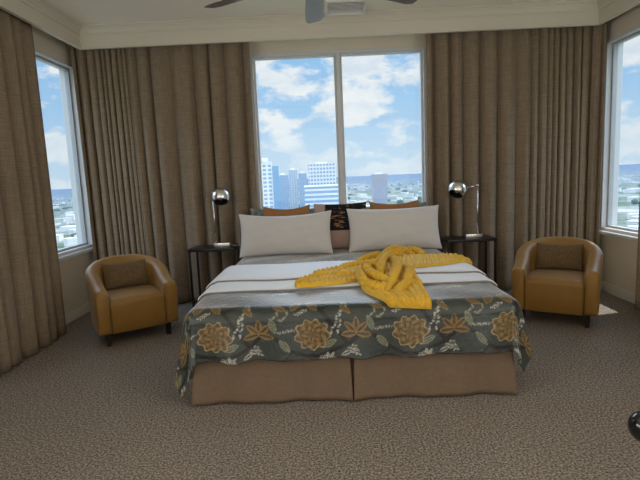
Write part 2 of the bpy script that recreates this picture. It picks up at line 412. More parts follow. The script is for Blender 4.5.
# ------------------------------------------------------------------ bed
BX, A, YE, YH, ZQ, RR = .14, 1.04, 2.80, 5.22, .61, .09
bed = tag(empty('bed', (BX, (YE + YH) / 2, 0)), 'large bed with dark green floral quilt, tan skirt and many pillows on it', 'bed')
BO = Vector((BX, (YE + YH) / 2, 0))
def bedpart(name, bm, m): 
    for v in bm.verts: v.co -= BO
    return mesh_obj(name, bm, m, bed)
def prof(d, flare=.10):
    """arc length past the flat -> (outward, drop)"""
    q = RR * PI / 2
    a = np.clip(d, 0, q) / RR; e = np.maximum(0, d - q)
    return RR * np.sin(a) + e * flare, RR * (1 - np.cos(a)) + e * math.sqrt(1 - flare ** 2)
def Q(s, t, h=0.0, zq=ZQ):
    """point of the bed top cloth; s across (0 = middle), t along (0 = flat/front edge start, positive towards the head); h = height above the cloth"""
    s = np.asarray(s, float); t = np.asarray(t, float); h = np.zeros_like(s) + h
    a = A - RR
    ds = np.maximum(0, np.abs(s) - a); dt = np.maximum(0, -t)
    L = np.hypot(ds, dt); Ls = L + 1e-9
    cs, ct = ds / Ls * np.sign(s), dt / Ls
    mixc = np.clip(2 * np.minimum(ds, dt) / Ls, 0, 1)          # 1 in the middle of a corner
    L2 = L * (1 + .06 * mixc)
    o, dr = prof(L2, .15)
    hang = np.clip((L2 - .1) / .3, 0, 1)
    rip = hang * (.020 * np.sin(17 * s + 1.3) * (dt > 0) + .018 * np.sin(13 * t + .5) * (ds > 0)) * (1 - mixc) + hang * mixc * .035 * np.sin(6 * np.arctan2(ds, dt + 1e-9) + 1.0)
    o = o + rip
    x = np.clip(s, -a, a) + cs * (o + h * np.sin(np.clip(L2 / RR, 0, PI / 2)))
    y = np.maximum(t, 0) - ct * (o + h * np.sin(np.clip(L2 / RR, 0, PI / 2)))
    zz = zq - dr + h * np.cos(np.clip(L2 / RR, 0, PI / 2))
    zz = zz + .004 * np.sin(9 * s + 2 * np.sin(5 * t)) * np.sin(8 * t) * (L < .02)
    return np.stack([x + BX, y + YE + RR, np.maximum(zz, .02)], -1)
# ---- print of the quilt, drawn in cloth coordinates
def seg_d(X, Y, a, b):
    ax, ay = a; bx_, by = b; dx, dy = bx_ - ax, by - ay
    k = np.clip(((X - ax) * dx + (Y - ay) * dy) / (dx * dx + dy * dy + 1e-12), 0, 1)
    return np.hypot(X - ax - k * dx, Y - ay - k * dy)
def draw_print(S, Tt):
    C = np.empty(S.shape + (3,)); base = np.array((.027, .037, .031)); C[:] = base
    C *= (1 + .10 * np.sin(S * 61) * np.sin(Tt * 57))[..., None]
    MUS, MU2, OLV, VINE, WHT, PALE = map(np.array, ((.24, .145, .04), (.13, .078, .022), (.10, .10, .038), (.007, .004, .0035), (.40, .38, .34), (.20, .21, .16)))
    W_, H_ = .59, .66
    # cell coordinates relative to a blossom; every second row is shifted
    Y0 = -.215
    row = np.floor((Tt - Y0 + H_ / 2) / H_)
    X = (S + .835 + row * W_ * .5 + W_ / 2) % W_ - W_ / 2
    Y = (Tt - Y0 + H_ / 2) % H_ - H_ / 2
    def paint(mask, c): C[mask] = c
    def poly(pts, w, c, n=14):
        P = spline(pts, n); d = np.full(S.shape, 9.)
        for dx in (-W_, 0, W_):
            for a, b in zip(P, P[1:]): d = np.minimum(d, seg_d(X + dx, Y, a, b))
        paint(d < w, c)
    def leaf(cx, cy, ang, l, w, c, outline=None, rib=None):
        for dx in (-W_, 0, W_):
            x, y = X + dx - cx, Y - cy; ca, sa = math.cos(ang), math.sin(ang)
            u, v = x * ca + y * sa, -x * sa + y * ca
            q = np.clip(1 - (u / l) ** 2, 0, 1); e = np.abs(v) / (w * q ** .8 + 1e-6)
            ins = np.abs(u) < l
            if outline is not None: paint(ins & (e < 1), outline); paint((np.abs(u) < l * .84) & (np.abs(v) < (w - .008) * q), c)
            else: paint(ins & (e < 1), c)
            if rib is not None: paint((np.abs(u) < l * .8) & (np.abs(v) < .0028), rib)
    # vines
    poly([(-.30, .02), (-.2, -.03), (-.12, -.10), (0, -.13), (.13, -.10), (.22, -.06), (.30, .02)], .011, VINE)
    poly([(-.30, .23), (-.2, .24), (-.05, .2), (.05, .15), (.13, .04), (.2, -.05)], .013, VINE)
    poly([(.05, .15), (.16, .21), (.30, .23)], .010, VINE)
    poly([(-.12, -.10), (-.2, -.16), (-.28, -.17)], .005, VINE)
    # five-lobed leaf
    for a in (PI / 2, PI / 2 + .85, PI / 2 - .85, PI / 2 + 1.75, PI / 2 - 1.75):
        leaf(.265 + .043 * math.cos(a), .005 + .043 * math.sin(a), a, .05, .02, MU2, MUS, VINE)
    # white sprigs
    for k in range(9):
        yy = -.02 + k * .017; w_ = .03 * (1 - k / 10)
        for sgn in (-1, 1): leaf(.135 + sgn * w_ * .7 + .012 * k * .4 + .006 * math.sin(k * 5), yy + .02 + .005 * math.cos(k * 3 + sgn), sgn * .9, .009, .0075, WHT if (k + sgn) % 3 else PALE)
    for k in range(8):
        a = k * 2.4; leaf(.10 + .034 * math.cos(a) * (k / 7 + .3), -.145 + .02 * math.sin(a), a, .017, .009, WHT, None, PALE)
    for k in range(5): leaf(-.23 + k * .02, .11 + .025 * math.sin(k * 2), .8 + k, .018, .007, PALE)
    for (cx, cy, an) in ((.20, -.12, .5), (.235, -.10, -.4), (-.16, -.2, .2), (-.02, .24, .9), (.03, .27, .3)):
        leaf(cx, cy, an, .032, .013, PALE, WHT, VINE)
    for (bx0, by0, n_, le) in ((-.20, .02, 6, .1), (.20, .17, 6, .09), (-.09, .12, 5, .07), (.02, -.19, 6, .09), (.27, -.12, 5, .07)):
        for k in range(n_):
            a = .9 + bx0 * 4; px_, py_ = bx0 + math.cos(a) * le * k / n_, by0 + math.sin(a) * le * k / n_
            for sgn in (-1, 1): leaf(px_ + .009 * sgn, py_, a + sgn * .9, .011, .0038, PALE if k % 2 else WHT)
    # paisley leaves with outlines
    for (cx, cy, an, l, w) in ((-.10, .20, 1.15, .062, .03), (.0, .19, -1.0, .055, .028), (.085, .235, .2, .055, .022), (-.2, .17, -.5, .05, .02), (.2, .15, -.8, .045, .018)):
        leaf(cx, cy, an, l, w, MU2, MUS, OLV)
    for (cx, cy, an) in ((-.17, -.06, 2.3), (.1, -.06, .4), (-.05, -.17, .2), (-.24, .06, 1.9)):
        leaf(cx, cy, an, .05, .02, OLV, PALE, PALE)
    # blossom
    th = np.arctan2(Y, X); rr = np.hypot(X * .95, Y * 1.12)
    R0 = .098 + .010 * np.cos(9 * th + 1)
    bl = rr < R0
    tone = np.where((np.sin(th * 9 + 60 * rr) > .0), 1.0, .62) * np.where(np.cos(rr * 170 + 2 * np.cos(5 * th)) > -.55, 1, .55)
    C[bl] = (MUS[None] * tone[bl][:, None] ** 1.3)
    paint((rr > R0 - .007) & bl, np.array((.36, .27, .13)))
    paint(rr < .022, MU2)
    return np.clip(C, 0.004, 1)
OL, OR_, DF = .42, .33, .365
a_ = A - RR
s_ax = np.r_[np.linspace(-a_ - OL, -a_, 46)[:-1], np.linspace(-a_, a_, 340)[:-1], np.linspace(a_, a_ + OR_, 42)]
t_ax = np.r_[np.linspace(-DF, .06, 80)[:-1], np.linspace(.06, .5, 60)[:-1], np.linspace(.5, YH - YE - RR - .02, 110)]
Sg, Tg = np.meshgrid(s_ax, t_ax, indexing='ij')
hem = 1 + .018 * np.sin(Sg * 24) * (Tg < 0)
P = Q(Sg, Tg * np.where(Tg < 0, hem, 1))
bm = bmesh.new(); grid(bm, P)
quilt = bedpart('quilt', bm, 'quilt')
colr = draw_print(Sg, Tg)
at = quilt.data.color_attributes.new('print', 'FLOAT_COLOR', 'POINT')
at.data.foreach_set('color', np.concatenate([colr, np.ones(Sg.shape + (1,))], -1).astype(np.float32).ravel())
md = quilt.modifiers.new('t', 'SOLIDIFY'); md.thickness = .012; md.offset = -1
quilt['label'] = 'dark green quilt printed with mustard blossoms and brown vines'
# mattress, base, headboard
bm = bmesh.new(); bx(bm, BX - 1.0, BX + 1.0, YE + .06, YH - .02, .33, ZQ - .03, .08, 4); bedpart('mattress', bm, 'mattress')
bm = bmesh.new(); bx(bm, BX - .97, BX + .97, YE + .09, YH - .03, .06, .325, .01, 2); bedpart('box_base', bm, 'mattress')
bm = bmesh.new(); bx(bm, BX - 1.0, BX + 1.0, YH + .055, YH + .095, .02, .98, .015, 3); bedpart('headboard', bm, 'skirt')
# skirt: two front panels and two sides
def skirt_panel(p0, p1, nrm, seed, flare0=0, flare1=0):
    r = np.random.default_rng(seed); n = 70
    u = np.linspace(0, 1, n); zz = np.linspace(0, 1, 14); P = np.zeros((n, 14, 3))
    k = r.uniform(0, 6, 3)
    for j, w in enumerate(zz):        # w 0 bottom, 1 top
        x = p0[0] + (p1[0] - p0[0]) * u; y = p0[1] + (p1[1] - p0[1]) * u
        o = (1 - w) * (.011 * np.sin(11 * u + k[0]) + .007 * np.sin(27 * u + k[1]) + flare0 * np.exp(-u * 18) + flare1 * np.exp(-(1 - u) * 18)) + .02 * (1 - w)
        dx, dy = p1[0] - p0[0], p1[1] - p0[1]; l = math.hypot(dx, dy)
        side = (1 - w) * (flare1 * np.exp(-(1 - u) * 14) - flare0 * np.exp(-u * 14))
        P[:, j] = np.stack([x + nrm[0] * o + dx / l * side, y + nrm[1] * o + dy / l * side, np.full(n, .012 + .36 * w)], 1)
    bm = bmesh.new(); grid(bm, P)
    o = bedpart('bed_skirt', bm, 'skirt'); md = o.modifiers.new('t', 'SOLIDIFY'); md.thickness = .004; md.offset = 0
    return o
SX0, SX1, SY = BX - .985, BX + .965, YE + .045
skirt_panel((SX0, SY), (.115, SY), (0, -1), 1, .025, .012)
skirt_panel((.145, SY), (SX1, SY), (0, -1), 2, .012, .03)
skirt_panel((.06, SY + .03), (.2, SY + .03), (0, -1), 3)
skirt_panel((SX0, YH), (SX0, SY + .015), (-1, 0), 4)
skirt_panel((SX1, SY + .015), (SX1, YH), (1, 0), 5)

# folded white blanket across the bed (two offset layers)
def layer(bm, t0, t1, h0, h1, s0, s1, seed):
    n, m_ = 180, 44; s = np.linspace(s0, s1, n)
    v = np.linspace(0, 1, m_)
    S2, V2 = np.meshgrid(s, v, indexing='ij')
    wav = .012 * np.sin(2.1 * S2 + seed) + .005 * np.sin(7 * S2 + seed)
    T2 = t0 + wav + (t1 - t0) * V2
    edge = np.minimum(1, np.minimum(V2, 1 - V2) * (t1 - t0) / .02)
    es = np.minimum(1, np.minimum(S2 - s0, s1 - S2) / .012)
    q = .0022 * (np.abs(np.sin(55 * (S2 + T2))) + np.abs(np.sin(55 * (S2 - T2))))
    puff = np.sqrt(np.clip(1 - (1 - edge) ** 2, 0, 1)) * np.sqrt(np.clip(1 - (1 - es) ** 2, 0, 1))
    h = h0 + (h1 - h0) * puff + q * puff
    top = Q(S2, T2, h); bot = Q(S2, T2, h0 - .0008)
    grid(bm, top); grid(bm, bot[::-1])
bl = tag(empty('folded_blanket', (BX, 3.7, .62)), 'white quilted blanket folded flat across the middle of the bed', 'blanket')
for nm, args in (('blanket_layer', (.36, 1.24, .004, .020, -1.06, 1.05, 0)), ('blanket_layer', (.63, 1.26, .022, .038, -1.05, 1.04, 1.2))):
    bm = bmesh.new(); layer(bm, *args)
    for v in bm.verts: v.co -= Vector((BX, 3.7, .62))
    bmesh.ops.remove_doubles(bm, verts=bm.verts[:], dist=.0005)
    mesh_obj(nm, bm, 'blanket', bl)
for t0, h, sd, s0, s1 in ((.362, .010, 0, -1.05, 1.04), (.632, .028, 1.2, -1.04, 1.03)):
    s = np.linspace(s0, s1, 160); pts = Q(s, t0 + .012 * np.sin(2.1 * s + sd) + .005 * np.sin(7 * s + sd), h)
    bm = bmesh.new(); tube(bm, [tuple(p - np.array((BX, 3.7, .62))) for p in pts], .0065, 8)
    o = mesh_obj('binding', bm, 'trimgrey', bl); o['label'] = 'grey binding along the fold'

# ------------------------------------------------------------------ pillows and cushions
def pillow_bm(w, h, th, ear=.06, seed=0, sag=.03, n=56, pw=2.4):
    r = np.random.default_rng(seed); bm = bmesh.new()
    u = np.sin(np.linspace(-PI / 2, PI / 2, n)); v = np.sin(np.linspace(-PI / 2, PI / 2, n))
    U, V = np.meshgrid(u, v, indexing='ij')
    tk = (np.clip(1 - np.abs(U) ** pw, 0, 1) ** .45) * (np.clip(1 - np.abs(V) ** pw, 0, 1) ** .45)
    X = w / 2 * U * (1 - ear * (1 - V ** 2)); Z = h / 2 * V * (1 - ear * 1.2 * (1 - U ** 2))
    Z = Z - sag * (1 - U ** 2) * (V > 0) * V + h / 2
    k = r.uniform(0, 6, 6)
    wr = .0015 * np.sin(9 * U + k[0]) * np.sin(7 * V + k[1]) + .001 * np.sin(17 * U + 5 * V + k[2]) + .0012 * np.sin(13 * V - 6 * U + k[3])
    for sgn in (-1, 1):
        Y = sgn * (th / 2 * tk + wr * tk)
        Pp = np.stack([X, Y, Z], -1); grid(bm, Pp if sgn < 0 else Pp[::-1])
    bmesh.ops.remove_doubles(bm, verts=bm.verts[:], dist=.0004)
    return bm
def pillow(name, x, y, zb, w, h, th, tilt, m, label, cat, rz=0, roll=0, group=None, piping=None, **kw):
    root = mesh_obj(name, pillow_bm(w, h, th, **kw), m)
    root.location = (x, y, zb); root.rotation_euler = (math.radians(-tilt), math.radians(roll), math.radians(rz))
    tag(root, label, cat, group)
    return root
pillow('pillow', -.405, 4.78, .613, .95, .45, .19, 16, 'white', 'plump white pillow standing in front on the left half of the bed', 'pillow', seed=1, ear=.05, sag=.03)
pillow('pillow', .70, 4.82, .613, .95, .455, .19, 16, 'white', 'plump white pillow standing in front on the right half, behind yellow throw', 'pillow', seed=2, ear=.05, sag=.012, roll=0)
pillow('cushion', -.40, 4.985, .613, .50, .50, .12, 9, 'rust', 'rust orange cushion peeking above the left white pillow', 'cushion', seed=3, ear=.07, sag=.02)
pillow('cushion', .74, 5.03, .613, .53, .50, .12, 9, 'rust', 'rust orange cushion peeking above the right white pillow', 'cushion', seed=4, ear=.07, sag=.015)
pillow('cushion', .165, 5.02, .613, .56, .50, .13, 9, 'patterned', 'black cushion with tan marks and blush edge between the white pillows', 'cushion', seed=5, ear=.05, sag=.0)
pillow('pillow', -.34, 5.145, .616, .94, .47, .085, 7, 'trimsham' if 'trimsham' in M else 'blanket', 'grey green printed pillow at the very back, its corner showing left of rust cushion', 'pillow', seed=6, ear=.05, sag=.02)
pillow('pillow', .64, 5.15, .616, .94, .46, .085, 7, 'trimsham' if 'trimsham' in M else 'blanket', 'grey green printed pillow at the very back, its corner showing right of rust cushion', 'pillow', seed=7, ear=.05, sag=.02)

# ------------------------------------------------------------------ yellow knitted throw
def T_of(y): return y - YE - RR
def HB(t):            # top of what lies under the throw
    return np.where((t > .335) & (t < 1.27), .026, .006) + np.where((t > .605) & (t < 1.28), .018, 0)
def throw_sheet(bm, left, right, nu, nv, thick, fold, knit, seed):
    """strip between two plan curves (x,y); fold: list of (centre v, width, height); knit = (rows across, rows along)"""
    Lc, Rc = spline(left, nu), spline(right, nu)
    v = np.linspace(0, 1, nv); u = np.linspace(0, 1, nu)
    XY = Lc[:, None] * (1 - v)[None, :, None] + Rc[:, None] * v[None, :, None]
    U2, V2 = np.meshgrid(u, v, indexing='ij')
    S2 = XY[..., 0] - BX; T2 = XY[..., 1] - YE - RR
    h = np.zeros_like(U2)
    for (c, w, a, c1) in fold: h += a * np.exp(-((V2 - c - (c1 - c) * U2) / w) ** 2) * (.75 + .25 * np.sin(5 * U2 + c * 9))
    kr, kl = knit
    cable = np.abs(np.sin(PI * kr * V2))
    st = np.sin(PI * kl * U2 + 2.2 * np.abs(np.mod(V2 * kr, 1) - .5) * 2)
    kn = .013 * cable ** .7 * (.55 + .45 * st)
    e = np.minimum(1, np.minimum(np.minimum(V2, 1 - V2) * nv / 5, np.minimum(U2, 1 - U2) * nu / 5))
    e = np.sqrt(np.clip(1 - (1 - e) ** 2, 0, 1))
    base = HB(T2)
    top = Q(S2, T2, base + (thick + h + kn) * e); bot = Q(S2, T2, base + .001 + 0 * h)
    grid(bm, top); grid(bm, bot[::-1])
def rope(bm, pts, r, hgt, seed, n=None):
    """a rolled fold of the chunky knit: plan points, radius, centre height above bed"""
    P2 = spline(pts, 90); S2 = P2[:, 0] - BX; T2 = P2[:, 1] - YE - RR
    hh = spline([(a, 0) for a in hgt], 90)[:, 0]
    tap = np.array([r * (1 - .55 * max(0, abs(2 * i / 89 - 1) - .7) / .3) for i in range(90)])
    C = Q(S2, T2, HB(T2) + np.maximum(hh, tap * 1.3))
    d = np.r_[0, np.cumsum(np.linalg.norm(np.diff(C, axis=0), axis=1))]
    rad = lambda i, th: (r * (1 - .55 * max(0, abs(2 * i / 89 - 1) - .7) / .3)) * (1 + .30 * math.sin(2 * PI * d[i] / .034 + 2.2 * abs(((th + seed) % PI) - PI / 2)) * 1.0 + .10 * math.cos(3 * th + seed))
    tube(bm, [tuple(p) for p in C], r, 18, True, rad)
bm = bmesh.new()
# left arm, right tail, front flap
throw_sheet(bm, [(-.235, 3.30), (-.09, 3.53), (.06, 3.73), (.24, 3.96), (.42, 4.15)], [(-.215, 3.225), (-.06, 3.24), (.10, 3.28), (.24, 3.40), (.36, 3.50)], 130, 70, .014, [(.10, .09, .022, .12), (.55, .14, .016, .5), (.90, .08, .016, .93)], (5, 36), 1)
throw_sheet(bm, [(.36, 4.15), (.58, 4.40), (.78, 4.50), (.90, 4.40), (1.05, 4.22), (1.18, 4.06)], [(.30, 3.56), (.46, 3.58), (.62, 3.62), (.80, 3.70), (.98, 3.77), (1.16, 3.87)], 170, 100, .012, [(.12, .06, .016, .2), (.34, .07, .016, .4), (.58, .07, .018, .6), (.86, .06, .020, .88)], (8, 52), 2)
throw_sheet(bm, [(.30, 3.95), (.21, 3.55), (.225, 3.26), (.25, 3.06), (.33, 2.88), (.37, 2.815)], [(.70, 4.02), (.665, 3.72), (.655, 3.36), (.645, 3.06), (.625, 2.85), (.615, 2.795)], 170, 100, .012, [(.06, .07, .020, .02), (.30, .08, .022, .16), (.55, .07, .016, .45), (.80, .08, .010, .78)], (9, 44), 3)
for pts, r, hg, sd in (
    ([(.27, 3.62), (.235, 3.42), (.25, 3.22), (.33, 3.10), (.42, 3.12)], .028, [.025, .04, .04, .035, .02], 0),
    ([(.32, 3.74), (.30, 3.50), (.33, 3.32), (.40, 3.22), (.47, 3.24)], .027, [.02, .05, .05, .035, .02], 1),
    ([(.38, 3.04), (.45, 3.24), (.51, 3.46), (.545, 3.70), (.53, 3.92)], .031, [.02, .045, .052, .05, .03], 2),
    ([(.43, 2.99), (.53, 3.18), (.59, 3.40), (.615, 3.66)], .027, [.015, .034, .036, .02], 3),
    ([(.36, 3.30), (.40, 3.50), (.44, 3.72), (.50, 3.95), (.60, 4.12)], .028, [.03, .05, .055, .05, .03], 9),
    ([(.24, 3.88), (.38, 4.06), (.52, 4.22), (.64, 4.32)], .028, [.02, .034, .04, .034], 4),
    ([(.40, 3.84), (.50, 4.02), (.60, 4.14), (.72, 4.20)], .029, [.025, .045, .045, .025], 5),
    ([(.50, 4.26), (.58, 4.40), (.66, 4.46), (.73, 4.38), (.75, 4.22)], .032, [.025, .055, .072, .055, .02], 6),
    ([(.70, 4.40), (.78, 4.46), (.85, 4.38), (.87, 4.22)], .031, [.03, .055, .048, .015], 7),
    ([(.60, 4.22), (.66, 4.32), (.74, 4.30), (.80, 4.16)], .027, [.03, .06, .05, .02], 10),
    ([(.08, 3.58), (.18, 3.70), (.30, 3.74), (.38, 3.64), (.42, 3.48)], .026, [.02, .035, .04, .045, .03], 8)):
    rope(bm, pts, r, hg, sd)
tag(mesh_obj('knit_throw', bm, 'yellow'), 'chunky yellow cable knit throw bunched on the foot of the bed', 'throw blanket')

# ------------------------------------------------------------------ nightstands
def nightstand(x0, x1, y0, y1, zt, label):
    cx_, cy_ = (x0 + x1) / 2, (y0 + y1) / 2
    root = tag(empty('nightstand', (cx_, cy_, 0)), label, 'nightstand')
    w, d = (x1 - x0) / 2, (y1 - y0) / 2; L = .022
    box('table_top', -w, w, -d, d, zt - .028, zt, 'black', root, .003)
    for sx_ in (-1, 1):
        for sy_ in (-1, 1):
            xa = sx_ * (w - L / 2 - .004); ya = sy_ * (d - L / 2 - .004)
            box('leg', xa - L / 2, xa + L / 2, ya - L / 2, ya + L / 2, .002, zt - .028, 'black', root, .002, 1)
    bm = bmesh.new()
    for sx_ in (-1, 1):
        xa = sx_ * (w - L / 2 - .004); bx(bm, xa - .009, xa + .009, -d + L + .004, d - L - .004, .05, .07, .002, 1)
    bx(bm, -w + L / 2, w - L / 2, d - .02, d - .006, .052, .068, .002, 1)
    sharp(mesh_obj('stretcher', bm, 'black', root))
    return root
NZ = .685
nightstand(-1.465, -.972, 5.0, 5.33, NZ, 'slim black metal nightstand left of the bed')
nightstand(1.275, 1.795, 5.0, 5.33, NZ - .015, 'slim black metal nightstand right of the bed')

# ------------------------------------------------------------------ lamps
def lamp(loc, stem, arm_to, gr, aim, label, cord=False):
    root = tag(empty('table_lamp', loc), label, 'lamp')
    bm = bmesh.new(); bx(bm, -.088, .088, -.05, .05, 0, .046, .006, 3); sharp(mesh_obj('base', bm, 'chrome', root))
    bm = bmesh.new(); tube(bm, [(stem[0], stem[1], .03), (stem[0] - stem[3] , stem[1], stem[2])], .0075, 14); mesh_obj('stem', bm, 'chrome', root)
    sx_, sy_, sz_ = stem[0] - stem[3], stem[1], stem[2] - .02
    bm = bmesh.new(); tube(bm, [(sx_, sy_, sz_), arm_to], .005, 10); lathe(bm, [(0, -.012), (.011, -.012), (.013, 0), (.011, .014), (0, .016)], (sx_, sy_, sz_), 16)
    mesh_obj('arm', bm, 'chrome', root)
    c = Vector(arm_to); q = Vector(aim).normalized().to_track_quat('Z', 'Y').to_matrix().to_4x4()
    # globe: sphere open towards aim
    pr = [(gr * math.sin(a), -gr * math.cos(a)) for a in np.linspace(0, PI * .74, 26)]
    pr = [(max(0, a), b) for a, b in pr]; pr[0] = (0, pr[0][1])
    last = pr[-1]
    bm = bmesh.new(); lathe(bm, pr + [(last[0] * .96, last[1] - .002)], c, 40, 0, q)
    g = mesh_obj('globe_shade', bm, 'chrome', root)
    inn = [(a * .955, b * .955) for a, b in pr[::-1]]
    bm = bmesh.new(); lathe(bm, inn, c, 40, 0, q); i = mesh_obj('shade_lining', bm, 'darkin', g); i['label'] = 'dark inside of the globe'
    bm = bmesh.new(); lathe(bm, [(0, -gr * .9), (.016, -gr * .9), (.016, -gr * .35), (.026, -gr * .1), (.03, gr * .12), (.02, gr * .36), (0, gr * .42)], c, 20, 0, q); mesh_obj('bulb', bm, 'bulb', g)
    if cord:
        bm = bmesh.new(); tube(bm, [tuple(p) for p in spline([(.085, .01, .02), (.11, .02, .006), (.14, .0, .005), (.17, .03, .005), (.20, .06, .005)], 24)], .004, 8); o = mesh_obj('cord', bm, 'cord', root)
    return root
lamp((-1.12, 5.15, NZ), (-.07, .0, .60, .0), (.02, -.03, .54), .098, (.12, -.50, -.85), 'chrome globe lamp on the left nightstand', True)
lamp((1.58, 5.13, NZ - .015), (.05, .0, .575, .0), (-.165, -.02, .525), .098, (-.50, -.40, -.77), 'chrome globe lamp on the right nightstand, arm reaching left')

# ------------------------------------------------------------------ tub armchairs
def tub_chair(loc, rz, label):
    root = tag(empty('armchair', loc, rz), label, 'armchair'); root.scale = (.91, .91, .95)
    w, R, yf = .315, .315, -.33       # centre line half width, back radius, front
    pts = []
    for y in np.linspace(yf, 0, 14)[:-1]: pts.append((-w, y))
    for a in np.linspace(PI, 0, 40): pts.append((w * math.cos(a), R * math.sin(a)))
    for y in np.linspace(0, yf, 14)[1:]: pts.append((w, y))
    pts = np.array(pts); n = len(pts)
    d = np.gradient(pts, axis=0); d /= np.linalg.norm(d, axis=1)[:, None]; nn = np.stack([-d[:, 1], d[:, 0]], 1)   # outward
    def section(hgt, th, z0=.13):
        o = []
        ro = th / 2
        o.append((ro * .80, z0)); o.append((ro * .97, z0 + .02)); o.append((ro * 1.0, z0 + .10)); o.append((ro * 1.06, (z0 + hgt) / 2)); o.append((ro * 1.12, hgt - ro))
        for a in np.linspace(0, PI, 12)[1:-1]: o.append((ro * (.06 + 1.06 * math.cos(a)), hgt - ro + ro * math.sin(a)))
        o.append((-ro, hgt - ro)); o.append((-ro * .95, .40)); o.append((-ro * .95, z0)) 
        return o
    secs = []
    for i in range(n):
        yy = pts[i, 1]; k = min(1, max(0, (yy - yf) / (R - yf))); k = .55 * k + .45 * k * k * (3 - 2 * k)
        hgt = .545 + (.75 - .545) * k; th = .125
        lean = .03 * k
        sec = section(hgt, th)
        secs.append([(pts[i, 0] + nn[i, 0] * (o + lean * max(0, zz - .3) / .4), pts[i, 1] + nn[i, 1] * (o + lean * max(0, zz - .3) / .4), zz) for o, zz in sec])
    # rounded front ends
    def endcap(sec, sgn):
        out = []; c = np.mean(np.array(sec), 0)
        for f, adv in ((.985, .010), (.95, .022), (.88, .034), (.76, .044), (.55, .050)):
            out.append([((p[0] - c[0]) * f + c[0], p[1] - adv, (p[2] - c[2]) * (1 - (1 - f) * .5) + c[2]) for p in sec])
        return out
    e0 = endcap(secs[0], 1)[::-1]; e1 = endcap(secs[-1], 1)
    allsec = e0 + secs + e1
    bm = bmesh.new(); V = grid(bm, np.array(allsec), closed_v=True)
    bm.faces.new(V[0][::-1]); bm.faces.new(V[-1])
    bmesh.ops.recalc_face_normals(bm, faces=bm.faces[:])
    mesh_obj('arms_and_back', bm, 'mustard', root)
    # seat block, its front rolled over into the seat
    bm = bmesh.new(); hw_ = w - .060
    pr = [(.30, .125), (yf - .012, .125), (yf - .022, .14), (yf - .026, .28), (yf - .026, .385)] + [(yf + .024 - .05 * math.cos(a), .385 + .05 * math.sin(a)) for a in np.linspace(.2, PI / 2, 8)] + [(y, .435 + .012 * math.sin(PI * min(1, (y - yf) / .5))) for y in np.linspace(yf + .06, .30, 12)]
    us = np.linspace(-1, 1, 21); P = np.zeros((21, len(pr), 3))
    for i, u in enumerate(us):
        for jx, (y, zz) in enumerate(pr):
            wx = hw_ if y < .05 else hw_ * math.sqrt(max(.15, 1 - ((y - .05) / .30) ** 2))
            P[i, jx] = (u * wx, y, zz + (.010 * (1 - u * u) - .010 * max(0, (abs(u) - .85) / .15) if zz > .42 else 0))
    V = grid(bm, P, closed_v=True); bm.faces.new(V[0][::-1]); bm.faces.new(V[-1])
    bmesh.ops.recalc_face_normals(bm, faces=bm.faces[:])
    sharp(mesh_obj('seat', bm, 'mustard', root), 60)
    # welt along the inner arm edges
    for sg in (-1, 1):
        bm = bmesh.new(); tube(bm, [(sg * (w - .066), yf - .028, zz) for zz in np.linspace(.14, .47, 8)], .0045, 8)
        mesh_obj('welt', bm, 'seam', root)
    for sx_ in (-1, 1):
        for sy_ in (-.27, .2):
            bm = bmesh.new(); bmesh.ops.create_cone(bm, cap_ends=True, segments=4, radius1=.027, radius2=.036, depth=.132, matrix=Matrix.Translation((sx_ * (.285 if sy_ < 0 else .22), sy_, .068)) @ Matrix.Rotation(PI / 4, 4, 'Z'))
            mesh_obj('leg', bm, 'leg', root, smooth=False)
    return root
def place_lumbar(loc, rz, label):
    rz_ = rz; off = Matrix.Rotation(rz, 3, 'Z') @ Vector((0, .085, 0))
    o = mesh_obj('lumbar_cushion', pillow_bm(.40, .25, .11, ear=.05, seed=int(loc[0] * 10) + 40, sag=.01, n=40), 'lumbar')
    o.location = (loc[0] + off.x, loc[1] + off.y, .43); o.rotation_euler = (math.radians(-14), 0, rz)
    return tag(o, label, 'cushion')
CH = [((-1.85, 4.37, 0), math.radians(34), 'left'), ((2.12, 4.36, 0), math.radians(-31), 'right')]
tub_chair(CH[0][0], CH[0][1], 'mustard tub armchair left of the bed, in front of the left window')
tub_chair(CH[1][0], CH[1][1], 'mustard tub armchair right of the bed, by the right window')
place_lumbar(CH[0][0], CH[0][1], 'brown textured lumbar cushion in the armchair left of the bed')
place_lumbar(CH[1][0], CH[1][1], 'brown textured lumbar cushion in the armchair right of the bed')

